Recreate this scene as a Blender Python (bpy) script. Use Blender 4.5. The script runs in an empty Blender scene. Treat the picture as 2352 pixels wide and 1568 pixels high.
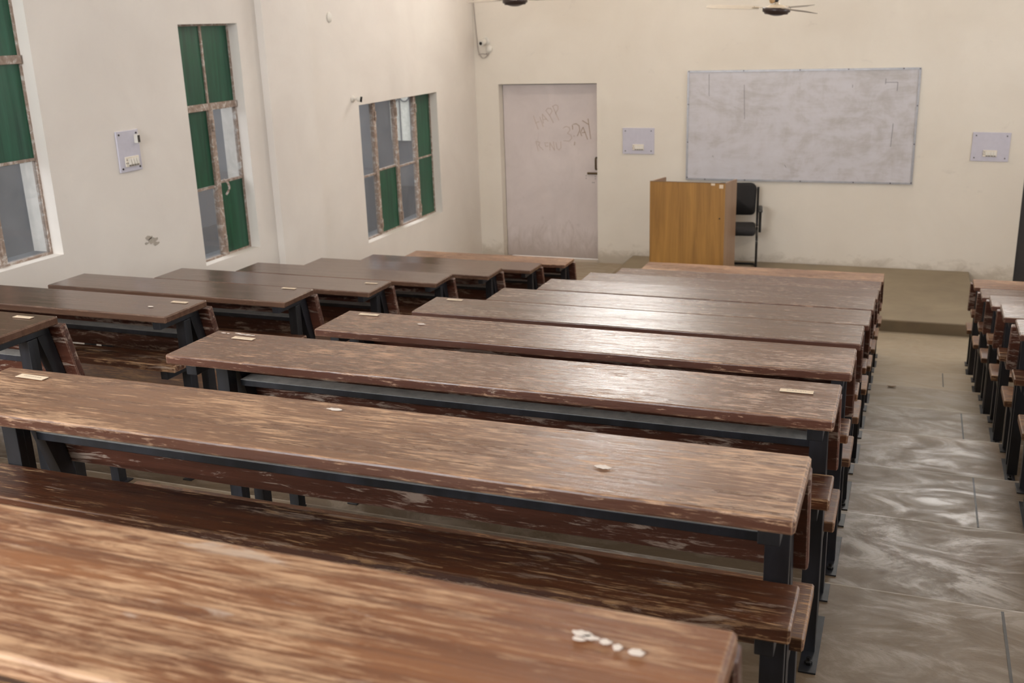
import bpy, bmesh, math, random
from mathutils import Vector, Matrix
random.seed(7)
C = bpy.context.scene.collection
SC = bpy.context.scene

# ------------------------------------------------------------------ camera, sky, lights, exposure
cd = bpy.data.cameras.new('camera'); cam = bpy.data.objects.new('camera', cd); C.objects.link(cam)
cam.rotation_mode = 'XYZ'
cam.rotation_euler = (1.27175, 0.031637, 0.363491)
cam.location = (1.2041, -11.8746, 2.8285)
cd.sensor_fit = 'HORIZONTAL'; cd.sensor_width = 36.0
cd.lens = 2373.6 / 2352 * 36.0
cd.clip_start = 0.05; cd.clip_end = 200
cd.dof.use_dof = True; cd.dof.focus_distance = 3.0; cd.dof.aperture_fstop = 6.3
SC.camera = cam

SC.view_settings.view_transform = 'Standard'
SC.view_settings.look = 'None'
SC.view_settings.gamma = 1.0
SC.view_settings.use_curve_mapping = False
SC.view_settings.exposure = 0.22

w = bpy.data.worlds.new('sky'); SC.world = w; w.use_nodes = True
bg = w.node_tree.nodes['Background']
bg.inputs[0].default_value = (0.95, 0.97, 1.0, 1); bg.inputs[1].default_value = 3.0

def area(name, loc, rot, sx, sy, power, col, spread=180):
    l = bpy.data.lights.new(name, 'AREA'); l.shape = 'RECTANGLE'; l.size = sx; l.size_y = sy
    l.energy = power; l.color = col; l.spread = math.radians(spread)
    o = bpy.data.objects.new(name, l); C.objects.link(o); o.location = loc; o.rotation_euler = rot
    return o
R90 = math.pi / 2
# daylight entering through the room's window openings (each lamp stands outside its opening)
WIN_R = [(-2.4, 1.5), (-6.0, 1.5), (-9.6, 1.5)]            # right-wall windows: centre y, width
for i, (yc, wd) in enumerate(WIN_R):
    area('window_daylight', (4.12, yc, 2.45), (0, R90, 0), 1.7, wd, (60, 50, 50)[i], (0.97, 0.98, 1.0))
area('back_window_daylight', (-1.9, -14.35, 3.5), (R90, 0, 0), 3.2, 1.6, 560, (0.98, 0.98, 1.0))
# the warm tube lamp hanging from the ceiling near the front wall (its housing is built below)
area('ceiling_tube_lamp', (-1.1, -2.3, 4.38), (0, 0, 0), 1.25, 0.09, 20, (1.0, 0.87, 0.72))

# ------------------------------------------------------------------ helpers
def link(name, bm, m=None, parent=None, smooth=False):
    me = bpy.data.meshes.new(name); bm.to_mesh(me); bm.free()
    o = bpy.data.objects.new(name, me); C.objects.link(o)
    if m is not None:
        for mm in (m if isinstance(m, (list, tuple)) else [m]): me.materials.append(mm)
    if smooth:
        for p in me.polygons: p.use_smooth = True
    if parent is not None: o.parent = parent
    return o
def tag(o, label=None, cat=None, group=None, kind=None):
    if label: o['label'] = label
    if cat: o['category'] = cat
    if group: o['group'] = group
    if kind: o['kind'] = kind
    return o
def thing(name, label, cat, loc=(0, 0, 0), group=None, rz=0.0):
    o = bpy.data.objects.new(name, None); C.objects.link(o); o.location = loc; o.rotation_euler = (0, 0, rz)
    o.empty_display_size = 0.1
    return tag(o, label, cat, group)
def struct(name, bm, m, parent=None, smooth=False):
    o = link(name, bm, m, parent, smooth)
    if parent is None: o['kind'] = 'structure'
    return o
def box(bm, x0, x1, y0, y1, z0, z1, bev=0.0, seg=2, mat=0):
    g = bmesh.ops.create_cube(bm, size=1.0)
    vs = g['verts']
    for v in vs:
        v.co = Vector(((x0 + x1) / 2 + v.co.x * (x1 - x0), (y0 + y1) / 2 + v.co.y * (y1 - y0), (z0 + z1) / 2 + v.co.z * (z1 - z0)))
    fs = list({f for v in vs for f in v.link_faces})
    for f in fs: f.material_index = mat
    if bev > 0:
        es = list({e for v in vs for e in v.link_edges})
        bmesh.ops.bevel(bm, geom=es, offset=bev, segments=seg, profile=0.5, affect='EDGES')
    return bm
def B(*a, **k):
    return box(bmesh.new(), *a, **k)
def prism(bm, pts, axis, a0, a1, mat=0):
    """polygon pts (2-D) extruded along an axis: 'x' -> pts are (y,z); 'y' -> (x,z); 'z' -> (x,y)"""
    def P(p, a):
        return {'x': (a, p[0], p[1]), 'y': (p[0], a, p[1]), 'z': (p[0], p[1], a)}[axis]
    lo = [bm.verts.new(P(p, a0)) for p in pts]; hi = [bm.verts.new(P(p, a1)) for p in pts]
    fs = [bm.faces.new(lo), bm.faces.new(hi)]
    n = len(pts)
    for i in range(n): fs.append(bm.faces.new((lo[i], lo[(i + 1) % n], hi[(i + 1) % n], hi[i])))
    for f in fs: f.material_index = mat
    bmesh.ops.recalc_face_normals(bm, faces=fs)
    return bm
def tube(bm, pts, r, n=8, cap=True):
    pts = [Vector(p) for p in pts]
    rings = []
    for i, p in enumerate(pts):
        d = (pts[min(i + 1, len(pts) - 1)] - pts[max(i - 1, 0)]).normalized()
        up = Vector((0, 0, 1)) if abs(d.z) < 0.9 else Vector((0, 1, 0))
        a = d.cross(up).normalized(); b = d.cross(a).normalized()
        rr = r[i] if isinstance(r, (list, tuple)) else r
        rings.append([bm.verts.new(p + a * math.cos(2 * math.pi * k / n) * rr + b * math.sin(2 * math.pi * k / n) * rr) for k in range(n)])
    for i in range(len(rings) - 1):
        for k in range(n):
            bm.faces.new((rings[i][k], rings[i][(k + 1) % n], rings[i + 1][(k + 1) % n], rings[i + 1][k]))
    if cap:
        bm.faces.new(rings[0]); bm.faces.new(rings[-1])
    bmesh.ops.recalc_face_normals(bm, faces=bm.faces[:])
    return bm
def lathe(bm, prof, n=32, c=(0, 0, 0)):
    rings = []
    for r, z in prof:
        rings.append([bm.verts.new((c[0] + r * math.cos(2 * math.pi * k / n), c[1] + r * math.sin(2 * math.pi * k / n), c[2] + z)) for k in range(n)])
    for i in range(len(rings) - 1):
        for k in range(n):
            bm.faces.new((rings[i][k], rings[i][(k + 1) % n], rings[i + 1][(k + 1) % n], rings[i + 1][k]))
    bm.faces.new(rings[0]); bm.faces.new(rings[-1])
    bmesh.ops.recalc_face_normals(bm, faces=bm.faces[:])
    return bm
def smoothpath(pts, n=6):
    out = []
    P = [Vector(p) for p in pts]
    for i in range(len(P) - 1):
        p0 = P[max(i - 1, 0)]; p1 = P[i]; p2 = P[i + 1]; p3 = P[min(i + 2, len(P) - 1)]
        for k in range(n):
            t = k / n
            out.append(0.5 * ((2 * p1) + (p2 - p0) * t + (2 * p0 - 5 * p1 + 4 * p2 - p3) * t * t + (3 * p1 - p0 - 3 * p2 + p3) * t ** 3))
    out.append(P[-1])
    return out

# ------------------------------------------------------------------ materials
def srgb(r, g, b):
    f = lambda c: (c / 255 / 12.92) if c / 255 <= 0.04045 else ((c / 255 + 0.055) / 1.055) ** 2.4
    return (f(r), f(g), f(b), 1)
class NT:
    def __init__(s, name):
        s.m = bpy.data.materials.new(name); s.m.use_nodes = True
        s.t = s.m.node_tree; s.n = s.t.nodes; s.b = s.n['Principled BSDF']; s.out = s.n['Material Output']
    def new(s, t, **k):
        x = s.n.new(t)
        for a, v in k.items(): setattr(x, a, v)
        return x
    def l(s, a, b): s.t.links.new(a, b)
    def set(s, **k):
        for a, v in k.items(): s.b.inputs[a.replace('_', ' ')].default_value = v
    def coords(s, scale=(1, 1, 1), off=None, kind='Object', loc=(0, 0, 0)):
        tc = s.new('ShaderNodeTexCoord'); src = tc.outputs[kind]
        if off:
            oi = s.new('ShaderNodeObjectInfo'); va = s.new('ShaderNodeVectorMath', operation='MULTIPLY_ADD')
            s.l(oi.outputs['Location'], va.inputs[0]); va.inputs[1].default_value = (off, off * 1.7, off * 0.9); s.l(src, va.inputs[2]); src = va.outputs[0]
        mp = s.new('ShaderNodeMapping'); mp.inputs['Scale'].default_value = scale; mp.inputs['Location'].default_value = loc
        s.l(src, mp.inputs[0]); return mp.outputs[0]
    def noise(s, vec, scale=1, detail=4, rough=0.6, dist=0.0):
        x = s.new('ShaderNodeTexNoise'); x.inputs['Scale'].default_value = scale; x.inputs['Detail'].default_value = detail
        x.inputs['Roughness'].default_value = rough; x.inputs['Distortion'].default_value = dist
        s.l(vec, x.inputs['Vector']); return x.outputs['Fac']
    def ramp(s, fac, stops, interp='LINEAR'):
        x = s.new('ShaderNodeValToRGB'); x.color_ramp.interpolation = interp
        e = x.color_ramp.elements
        while len(e) < len(stops): e.new(0.5)
        for el, (p, c) in zip(e, stops):
            el.position = p; el.color = c if isinstance(c, tuple) else (c, c, c, 1)
        s.l(fac, x.inputs[0]); return x.outputs[0]
    def math(s, op, a, b=None, clamp=False):
        x = s.new('ShaderNodeMath', operation=op); x.use_clamp = clamp
        for i, v in enumerate((a, b)):
            if v is None: continue
            if isinstance(v, (int, float)): x.inputs[i].default_value = v
            else: s.l(v, x.inputs[i])
        return x.outputs[0]
    def mix(s, fac, a, b):
        x = s.new('ShaderNodeMix', data_type='RGBA')
        for i, v in ((0, fac), (6, a), (7, b)):
            if isinstance(v, (int, float)): x.inputs[i].default_value = v
            elif isinstance(v, tuple): x.inputs[i].default_value = v
            else: s.l(v, x.inputs[i])
        return x.outputs[2]
    def bump(s, h, strength=0.3, dist=0.002):
        x = s.new('ShaderNodeBump'); x.inputs['Strength'].default_value = strength; x.inputs['Distance'].default_value = dist
        s.l(h, x.inputs['Height']); s.l(x.outputs[0], s.b.inputs['Normal'])

def plain(name, col, rough=0.5, metal=0.0, var=0.12, sc=30):
    t = NT(name); v = t.coords((1, 1, 1), off=3.1)
    n = t.noise(v, sc, 3)
    d = tuple(c * (1 - var) for c in col[:3]) + (1,); u = tuple(min(1, c * (1 + var)) for c in col[:3]) + (1,)
    t.l(t.ramp(n, [(0.3, d), (0.7, u)]), t.b.inputs['Base Color'])
    t.set(Roughness=rough, Metallic=metal); return t.m

def wood(name, dark, mid, bare, wear, rough=0.3, edge=True, chalk=0.0, coarse=1.0, soft=0.05, bk=0.75, ior=1.5, rim=None):
    """old varnished board: grain along x, varnish rubbed through to bare wood in short streaks"""
    t = NT(name)
    q = 1.0 / coarse
    fine = t.noise(t.coords((13 * q, 280 * q, 180), off=5.3), 1.0, 4, 0.6, 0.2)
    flake = t.noise(t.coords((18 * q, 100 * q, 80), off=5.3, loc=(1, 9, 2)), 1.0, 6, 0.72, 0.5)
    grain = t.noise(t.coords((1.6, 42, 30), off=5.3), 1.0, 5, 0.65, 0.5)
    patch = t.noise(t.coords((2.2, 7, 7), off=5.3, loc=(3, 1, 7)), 1.0, 3, 0.55, 0.5)
    tone = t.noise(t.coords((1.1, 6, 6), off=5.3, loc=(6, 4, 1)), 1.0, 3, 0.5, 0.4)
    col = t.ramp(t.math('ADD', t.math('MULTIPLY', grain, 0.6), t.math('MULTIPLY', tone, 0.4)), [(0.36, dark), (0.64, mid)])
    k = t.math('ADD', t.math('MULTIPLY', fine, 0.36), t.math('MULTIPLY', flake, 0.40))
    k = t.math('ADD', k, t.math('MULTIPLY', patch, 0.24))
    if edge:
        bv = t.new('ShaderNodeBevel'); bv.samples = 3; bv.inputs['Radius'].default_value = 0.005
        ge = t.new('ShaderNodeNewGeometry')
        dt = t.new('ShaderNodeVectorMath', operation='DOT_PRODUCT'); t.l(bv.outputs[0], dt.inputs[0]); t.l(ge.outputs['Normal'], dt.inputs[1])
        e = t.math('MULTIPLY', t.math('SUBTRACT', 1.0, dt.outputs['Value']), 0.9)
        k = t.math('ADD', k, t.math('MINIMUM', e, 0.13))
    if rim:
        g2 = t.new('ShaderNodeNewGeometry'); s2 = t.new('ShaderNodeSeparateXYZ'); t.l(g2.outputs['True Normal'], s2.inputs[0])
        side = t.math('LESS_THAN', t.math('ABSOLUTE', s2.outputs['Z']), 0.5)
        col = t.mix(t.math('MULTIPLY', side, 0.75), col, rim); k = t.math('SUBTRACT', k, t.math('MULTIPLY', side, 0.03))  # darker edge varnish; its tone also offsets back-window light falling on the sides
    mask = t.ramp(k, [(wear, 0.0), (wear + soft, 1.0)])
    barec = t.ramp(t.math('ADD', t.math('MULTIPLY', fine, 0.5), t.math('MULTIPLY', grain, 0.5)), [(0.35, tuple(c * 0.74 for c in bare[:3]) + (1,)), (0.65, bare)])
    col = t.mix(mask, col, barec)
    if chalk > 0:
        ck = t.noise(t.coords((9 * q, 60 * q, 40), off=5.3, loc=(8, 3, 5)), 1.0, 6, 0.75, 0.6)
        cp = t.math('ADD', t.math('MULTIPLY', ck, 0.7), t.math('MULTIPLY', patch, 0.3))
        cm = t.ramp(cp, [(chalk, 0.0), (chalk + 0.05, 0.7)])
        col = t.mix(cm, col, srgb(186, 166, 150))
    t.l(col, t.b.inputs['Base Color'])
    r = t.ramp(mask, [(0.0, rough), (1.0, min(1, rough + 0.16))])
    rn = t.math('ADD', r, t.math('MULTIPLY', t.math('SUBTRACT', grain, 0.5), 0.35))
    t.l(rn, t.b.inputs['Roughness'])
    h = t.math('ADD', t.math('ADD', t.math('MULTIPLY', fine, 0.5), t.math('MULTIPLY', grain, 1.0)), t.math('MULTIPLY', mask, -0.25))
    t.bump(h, bk, 0.002); t.set(IOR=ior)
    return t.m

M = {}
M['top_front'] = wood('desk_top_worn_through', srgb(100, 58, 34), srgb(142, 92, 56), srgb(198, 158, 122), 0.486, 0.42, coarse=1.6, chalk=0.60, soft=0.09)
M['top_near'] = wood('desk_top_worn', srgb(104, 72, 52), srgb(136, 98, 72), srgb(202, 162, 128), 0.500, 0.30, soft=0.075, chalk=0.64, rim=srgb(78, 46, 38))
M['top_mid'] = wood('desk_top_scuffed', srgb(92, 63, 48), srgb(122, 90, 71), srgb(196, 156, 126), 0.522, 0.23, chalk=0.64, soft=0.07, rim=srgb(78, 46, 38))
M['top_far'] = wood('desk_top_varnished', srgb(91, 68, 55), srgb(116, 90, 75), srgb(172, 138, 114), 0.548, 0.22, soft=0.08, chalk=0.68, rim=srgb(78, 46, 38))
M['top_side'] = wood('desk_top_dark_varnish', srgb(84, 60, 48), srgb(108, 80, 64), srgb(160, 126, 102), 0.585, 0.17, chalk=0.68, bk=0.3, ior=1.65)
M['shelf'] = wood('shelf_board', srgb(66, 38, 27), srgb(108, 64, 40), srgb(190, 152, 114), 0.535, 0.34, chalk=0.560, coarse=1.3)
M['seat'] = wood('seat_board', srgb(82, 54, 40), srgb(112, 78, 58), srgb(182, 140, 100), 0.525, 0.36)
M['backrest'] = wood('backrest_board', srgb(66, 37, 28), srgb(98, 57, 42), srgb(158, 130, 114), 0.555, 0.36, chalk=0.535, coarse=1.2)

def blackpaint(name='black_painted_steel', dusty=True):
    t = NT(name); n = t.noise(t.coords((1, 1, 1), off=3.3), 26, 5, 0.7)
    n2 = t.noise(t.coords((14, 14, 3), off=3.3), 1.0, 4, 0.6)
    c = t.mix(t.ramp(n2, [(0.4, 0.0), (0.75, 1.0)]), srgb(23, 23, 25), srgb(46, 46, 53))
    c = t.mix(t.ramp(n, [(0.70, 0.0), (0.76, 0.8)]), c, srgb(120, 118, 116))
    ge = t.new('ShaderNodeNewGeometry'); sx = t.new('ShaderNodeSeparateXYZ'); t.l(ge.outputs['Normal'], sx.inputs[0])
    dust = t.math('MULTIPLY', t.math('GREATER_THAN', sx.outputs['Z'], 0.8), t.ramp(n, [(0.3, 0.6), (0.6, 0.95)]))
    if dusty: c = t.mix(dust, c, srgb(186, 181, 173))
    t.l(c, t.b.inputs['Base Color']); t.set(Roughness=0.42); t.bump(n, 0.2, 0.001)
    return t.m
M['steel'] = blackpaint('black_painted_steel', False); M['rail'] = blackpaint('dusty_black_steel_rail', True)

def wallmat(name, hi, lo, dirt=False, sc=1.2):
    t = NT(name)
    n = t.noise(t.coords((1, 1, 1), kind='Object'), sc, 5, 0.6, 0.4); f = t.noise(t.coords((1, 1, 1)), 38, 5, 0.7)
    c = t.ramp(n, [(0.3, lo), (0.7, hi)])
    if dirt:
        tc = t.new('ShaderNodeTexCoord'); sp = t.new('ShaderNodeSeparateXYZ'); t.l(tc.outputs['Object'], sp.inputs[0])
        d = t.noise(t.coords((3, 3, 5)), 1.6, 6, 0.7, 0.5)
        k = t.math('ADD', sp.outputs['Z'], t.math('MULTIPLY', t.math('SUBTRACT', d, 0.5), -0.55))
        c = t.mix(t.ramp(k, [(0.06, 0.55), (0.20, 0.0)]), c, srgb(168, 154, 134))
        # faint hand marks and smears
        s2 = t.noise(t.coords((1.1, 1.1, 2.2), loc=(4, 2, 1)), 1.5, 6, 0.72, 1.2)
        c = t.mix(t.ramp(s2, [(0.62, 0.0), (0.75, 0.22)]), c, srgb(150, 140, 132))
    t.l(c, t.b.inputs['Base Color']); t.set(Roughness=0.75); t.bump(t.math('ADD', f, t.math('MULTIPLY', n, 1.5)), 0.22, 0.004)
    return t.m
M['wall'] = wallmat('cream_distemper_wall', srgb(226, 217, 204), srgb(218, 208, 194), True)
M['wall_left'] = wallmat('white_distemper_wall', srgb(226, 218, 209), srgb(216, 207, 198), False)
M['ceiling'] = wallmat('white_ceiling', srgb(232, 226, 216), srgb(226, 219, 208))
M['reveal'] = wallmat('white_reveal', srgb(226, 224, 224), srgb(214, 212, 214), False, 6)

def floormat():
    t = NT('polished_cement_floor')
    a = t.noise(t.coords((1, 1, 1)), 1.5, 6, 0.62, 0.8); b = t.noise(t.coords((1.5, 3.2, 1)), 1.7, 7, 0.72, 1.8)
    # each tread was cast on its own and has its own tone
    tc = t.new('ShaderNodeTexCoord'); sp = t.new('ShaderNodeSeparateXYZ'); t.l(tc.outputs['Object'], sp.inputs[0])
    k = t.math('FLOOR', t.math('ADD', t.math('DIVIDE', sp.outputs['Z'], 0.16), 0.5))
    wn = t.new('ShaderNodeTexWhiteNoise', noise_dimensions='1D'); t.l(k, wn.inputs['W'])
    c = t.ramp(a, [(0.3, srgb(104, 86, 66)), (0.7, srgb(126, 107, 85))])
    c = t.mix(t.math('MULTIPLY', wn.outputs['Value'], 0.75), c, srgb(94, 78, 60))
    lo = t.ramp(sp.outputs['Z'], [(0.0, 0.8), (0.16, 0.7), (0.32, 0.4), (0.48, 0.2), (0.64, 0.0)])  # lowest treads coloured paler, standing in for light falling near the platform
    c = t.mix(lo, c, srgb(166, 151, 128))
    m = t.ramp(b, [(0.49, 0.0), (0.60, 0.32)])
    c = t.mix(m, c, srgb(146, 133, 117))
    s = t.noise(t.coords((1, 1, 1), loc=(5, 5, 0)), 46, 3, 0.5)
    c = t.mix(t.ramp(s, [(0.74, 0.0), (0.77, 0.6)]), c, srgb(70, 60, 52))
    # pale rubbed nosings
    bv = t.new('ShaderNodeBevel'); bv.samples = 3; bv.inputs['Radius'].default_value = 0.012
    ge = t.new('ShaderNodeNewGeometry'); dt = t.new('ShaderNodeVectorMath', operation='DOT_PRODUCT'); t.l(bv.outputs[0], dt.inputs[0]); t.l(ge.outputs['Normal'], dt.inputs[1])
    e = t.math('GREATER_THAN', t.math('SUBTRACT', 1.0, dt.outputs['Value']), 0.03)
    c = t.mix(t.math('MULTIPLY', e, 0.8), c, srgb(182, 172, 156))
    t.l(c, t.b.inputs['Base Color'])
    r = t.ramp(b, [(0.40, 0.56), (0.50, 0.44), (0.60, 0.33)])
    t.l(r, t.b.inputs['Roughness']); t.bump(t.math('ADD', t.math('MULTIPLY', a, 0.8), t.math('MULTIPLY', b, 0.8)), 0.3, 0.006)
    return t.m
M['floor'] = floormat()
M['platform'] = wallmat('bare_cement', srgb(142, 127, 104), srgb(124, 110, 90), False, 2.4)

def board():
    t = NT('whiteboard_surface')
    # arcs left by wiping: rings about a point right of the centre, broken up by noise
    tc = t.new('ShaderNodeTexCoord'); mp = t.new('ShaderNodeMapping'); mp.inputs['Location'].default_value = (-0.42, 0, 0.25); t.l(tc.outputs['Object'], mp.inputs[0])
    wv = t.new('ShaderNodeTexWave', wave_type='RINGS', rings_direction='Y'); wv.inputs['Scale'].default_value = 1.5; wv.inputs['Distortion'].default_value = 9.0
    wv.inputs['Detail'].default_value = 4; wv.inputs['Detail Roughness'].default_value = 0.7; wv.inputs['Detail Scale'].default_value = 1.3; t.l(mp.outputs[0], wv.inputs['Vector'])
    a = t.noise(t.coords((0.9, 1, 1.5)), 1.3, 7, 0.66, 2.2); b = t.noise(t.coords((1.6, 1, 7)), 1.4, 6, 0.72, 1.2); d = t.noise(t.coords((5, 1, 2.2)), 1.2, 5, 0.7, 1.6)
    sp = t.new('ShaderNodeSeparateXYZ'); t.l(tc.outputs['Object'], sp.inputs[0])
    k = t.math('ADD', t.math('MULTIPLY', a, 0.5), t.math('MULTIPLY', b, 0.28))
    k = t.math('ADD', k, t.math('MULTIPLY', d, 0.16)); k = t.math('ADD', k, t.math('MULTIPLY', wv.outputs['Fac'], 0.035))
    k = t.math('ADD', k, t.math('MULTIPLY', sp.outputs['Z'], 0.05)); k = t.math('ADD', k, t.math('MULTIPLY', sp.outputs['X'], 0.02))
    c = t.ramp(k, [(0.36, srgb(202, 198, 202)), (0.47, srgb(196, 191, 193)), (0.56, srgb(182, 176, 174)), (0.66, srgb(168, 161, 157))])
    t.l(c, t.b.inputs['Base Color']); t.set(Roughness=0.42)
    return t.m
M['board'] = board()
M['alu'] = plain('dull_aluminium', srgb(168, 166, 168), 0.4, 0.5)
M['screw'] = plain('dark_screw', srgb(58, 50, 44), 0.5, 0.4)
M['marker'] = plain('marker_stroke', srgb(118, 112, 114), 0.7)
def doormat():
    t = NT('pale_painted_door')
    a = t.noise(t.coords((1, 1, 1)), 2.2, 6, 0.65, 0.6); s = t.noise(t.coords((5, 1, 2)), 2.0, 6, 0.75, 1.2)
    c = t.ramp(a, [(0.3, srgb(200, 188, 184)), (0.7, srgb(214, 202, 198))])
    c = t.mix(t.ramp(s, [(0.60, 0.0), (0.74, 0.3)]), c, srgb(160, 144, 136))
    tc = t.new('ShaderNodeTexCoord'); sp = t.new('ShaderNodeSeparateXYZ'); t.l(tc.outputs['Object'], sp.inputs[0])
    k = t.math('ADD', sp.outputs['Z'], t.math('MULTIPLY', t.math('SUBTRACT', s, 0.5), -0.9))
    c = t.mix(t.ramp(k, [(0.05, 0.5), (0.42, 0.0)]), c, srgb(150, 134, 120))
    t.l(c, t.b.inputs['Base Color']); t.set(Roughness=0.5); return t.m
M['door'] = doormat()
M['door_ink'] = plain('faded_brown_ink', srgb(180, 160, 146), 0.8)
M['door_ink_dark'] = plain('brown_ink', srgb(150, 124, 98), 0.8)
M['bronze'] = plain('dull_brass', srgb(92, 74, 46), 0.45, 0.6)
M['dark_door'] = plain('dark_painted_door', srgb(52, 48, 47), 0.5)
M['edge_dark'] = plain('dark_door_stop', srgb(70, 62, 56), 0.8)
def laminate(name, a, b):
    t = NT(name); g = t.noise(t.coords((9, 9, 0.5)), 1.3, 6, 0.6, 0.7); f = t.noise(t.coords((60, 60, 2)), 1.0, 4, 0.6)
    c = t.ramp(g, [(0.3, a), (0.7, b)])
    c = t.mix(t.ramp(f, [(0.5, 0.0), (0.8, 0.35)]), c, tuple(x * 0.55 for x in a[:3]) + (1,))
    t.l(c, t.b.inputs['Base Color']); t.set(Roughness=0.42); return t.m
M['lam'] = laminate('teak_laminate', srgb(140, 98, 44), srgb(178, 130, 62))
M['lam_side'] = laminate('faded_teak_laminate', srgb(138, 106, 80), srgb(158, 126, 98))
M['lam_edge'] = plain('dark_board_edge', srgb(104, 78, 54), 0.6)
M['glue'] = plain('glue_smear', srgb(142, 98, 36), 0.5)
M['cloth'] = plain('black_upholstery', srgb(34, 31, 31), 0.85, 0, 0.2, 120)
M['blackplastic'] = plain('black_plastic', srgb(44, 43, 41), 0.45)
M['blackmetal'] = plain('black_tube', srgb(36, 32, 30), 0.35, 0.3)
M['paper'] = plain('paper_label_strip', srgb(226, 206, 180), 0.8, 0, 0.05)
M['ink'] = plain('grey_print', srgb(170, 154, 138), 0.8)
M['white_paint'] = plain('correction_fluid', srgb(226, 214, 204), 0.6, 0, 0.06)
M['acrylic'] = plain('pale_acrylic_plate', srgb(196, 192, 202), 0.25, 0, 0.03)
M['switch'] = plain('ivory_switch', srgb(222, 212, 196), 0.4, 0, 0.05)
M['switch_gap'] = plain('switch_dark_groove', srgb(120, 112, 104), 0.6)
M['white_plastic'] = plain('white_plastic', srgb(216, 210, 200), 0.45, 0, 0.05)
M['lens'] = plain('black_lens', srgb(14, 12, 13), 0.12)
M['wire'] = plain('grey_wire', srgb(168, 156, 146), 0.6)
M['fan_blade'] = plain('ivory_fan_blade', srgb(172, 162, 148), 0.4, 0, 0.05)
M['fan_motor'] = plain('brown_fan_motor', srgb(60, 46, 42), 0.35, 0.1)
M['fan_cap'] = plain('beige_fan_cap', srgb(188, 172, 150), 0.45)
M['bulb'] = plain('amber_capacitor', srgb(176, 140, 96), 0.4)
M['bolt'] = plain('black_bolt', srgb(24, 22, 22), 0.4, 0.4)
M['strip'] = plain('dark_divider_strip', srgb(62, 58, 54), 0.5, 0.0)
M['chip'] = plain('bare_plaster', srgb(172, 162, 150), 0.9)
M['leaf'] = plain('dry_leaf', srgb(120, 96, 66), 0.8)

def framepaint():
    t = NT('flaking_brown_window_paint'); n = t.noise(t.coords((1, 1, 1), off=2.2), 22, 6, 0.75, 0.6)
    c = t.ramp(n, [(0.36, srgb(134, 114, 100)), (0.52, srgb(158, 138, 124)), (0.62, srgb(198, 190, 182))])
    t.l(c, t.b.inputs['Base Color']); t.set(Roughness=0.7); t.bump(n, 0.3, 0.002); return t.m
M['frame'] = framepaint()
def greenpane():
    t = NT('green_painted_glass')
    n = t.noise(t.coords((1, 26, 1.6), off=4.1), 1.0, 5, 0.65, 0.5); n2 = t.noise(t.coords((1, 3, 3), off=4.1), 1.2, 3)
    c = t.ramp(n, [(0.3, srgb(16, 60, 44)), (0.7, srgb(34, 92, 68))])
    c = t.mix(t.ramp(n2, [(0.4, 0.0), (0.75, 0.5)]), c, srgb(10, 84, 54))
    e = t.noise(t.coords((1, 1, 1), off=4.1), 30, 5, 0.7)
    c = t.mix(t.ramp(e, [(0.72, 0.0), (0.75, 0.5)]), c, srgb(150, 176, 164))
    t.l(c, t.b.inputs['Base Color']); t.set(Roughness=0.32); return t.m
M['green'] = greenpane()
def clearpane():
    t = NT('dusty_clear_glass')
    n = t.noise(t.coords((1, 1, 1), off=4.1), 5, 5, 0.7, 0.6)
    tr = t.new('ShaderNodeBsdfTransparent'); tr.inputs[0].default_value = (0.92, 0.94, 0.95, 1)
    gl = t.new('ShaderNodeBsdfGlossy'); gl.inputs['Roughness'].default_value = 0.04
    df = t.new('ShaderNodeBsdfDiffuse'); df.inputs[0].default_value = srgb(176, 176, 178)
    m1 = t.new('ShaderNodeMixShader'); m1.inputs[0].default_value = 0.06; t.l(tr.outputs[0], m1.inputs[1]); t.l(gl.outputs[0], m1.inputs[2])
    m2 = t.new('ShaderNodeMixShader'); t.l(t.ramp(n, [(0.35, 0.03), (0.8, 0.2)]), m2.inputs[0]); t.l(m1.outputs[0], m2.inputs[1]); t.l(df.outputs[0], m2.inputs[2])
    t.l(m2.outputs[0], t.out.inputs[0]); return t.m
M['clear'] = clearpane()
M['out_wall'] = wallmat('grey_outside_wall', srgb(98, 98, 101), srgb(90, 90, 93), False, 1.5)
M['out_dado'] = plain('dark_outside_dado', srgb(70, 70, 73), 0.7)
M['grille'] = plain('bright_window_white', srgb(226, 224, 214), 0.5)
def skyglass():
    t = NT('glowing_vent_glass'); em = t.new('ShaderNodeEmission'); em.inputs[0].default_value = (1.0, 0.97, 0.93, 1); em.inputs[1].default_value = 27.0  # panes emit light themselves, standing in for the daylight behind them
    t.l(em.outputs[0], t.out.inputs[0]); return t.m
M['lit'] = skyglass()

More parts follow.
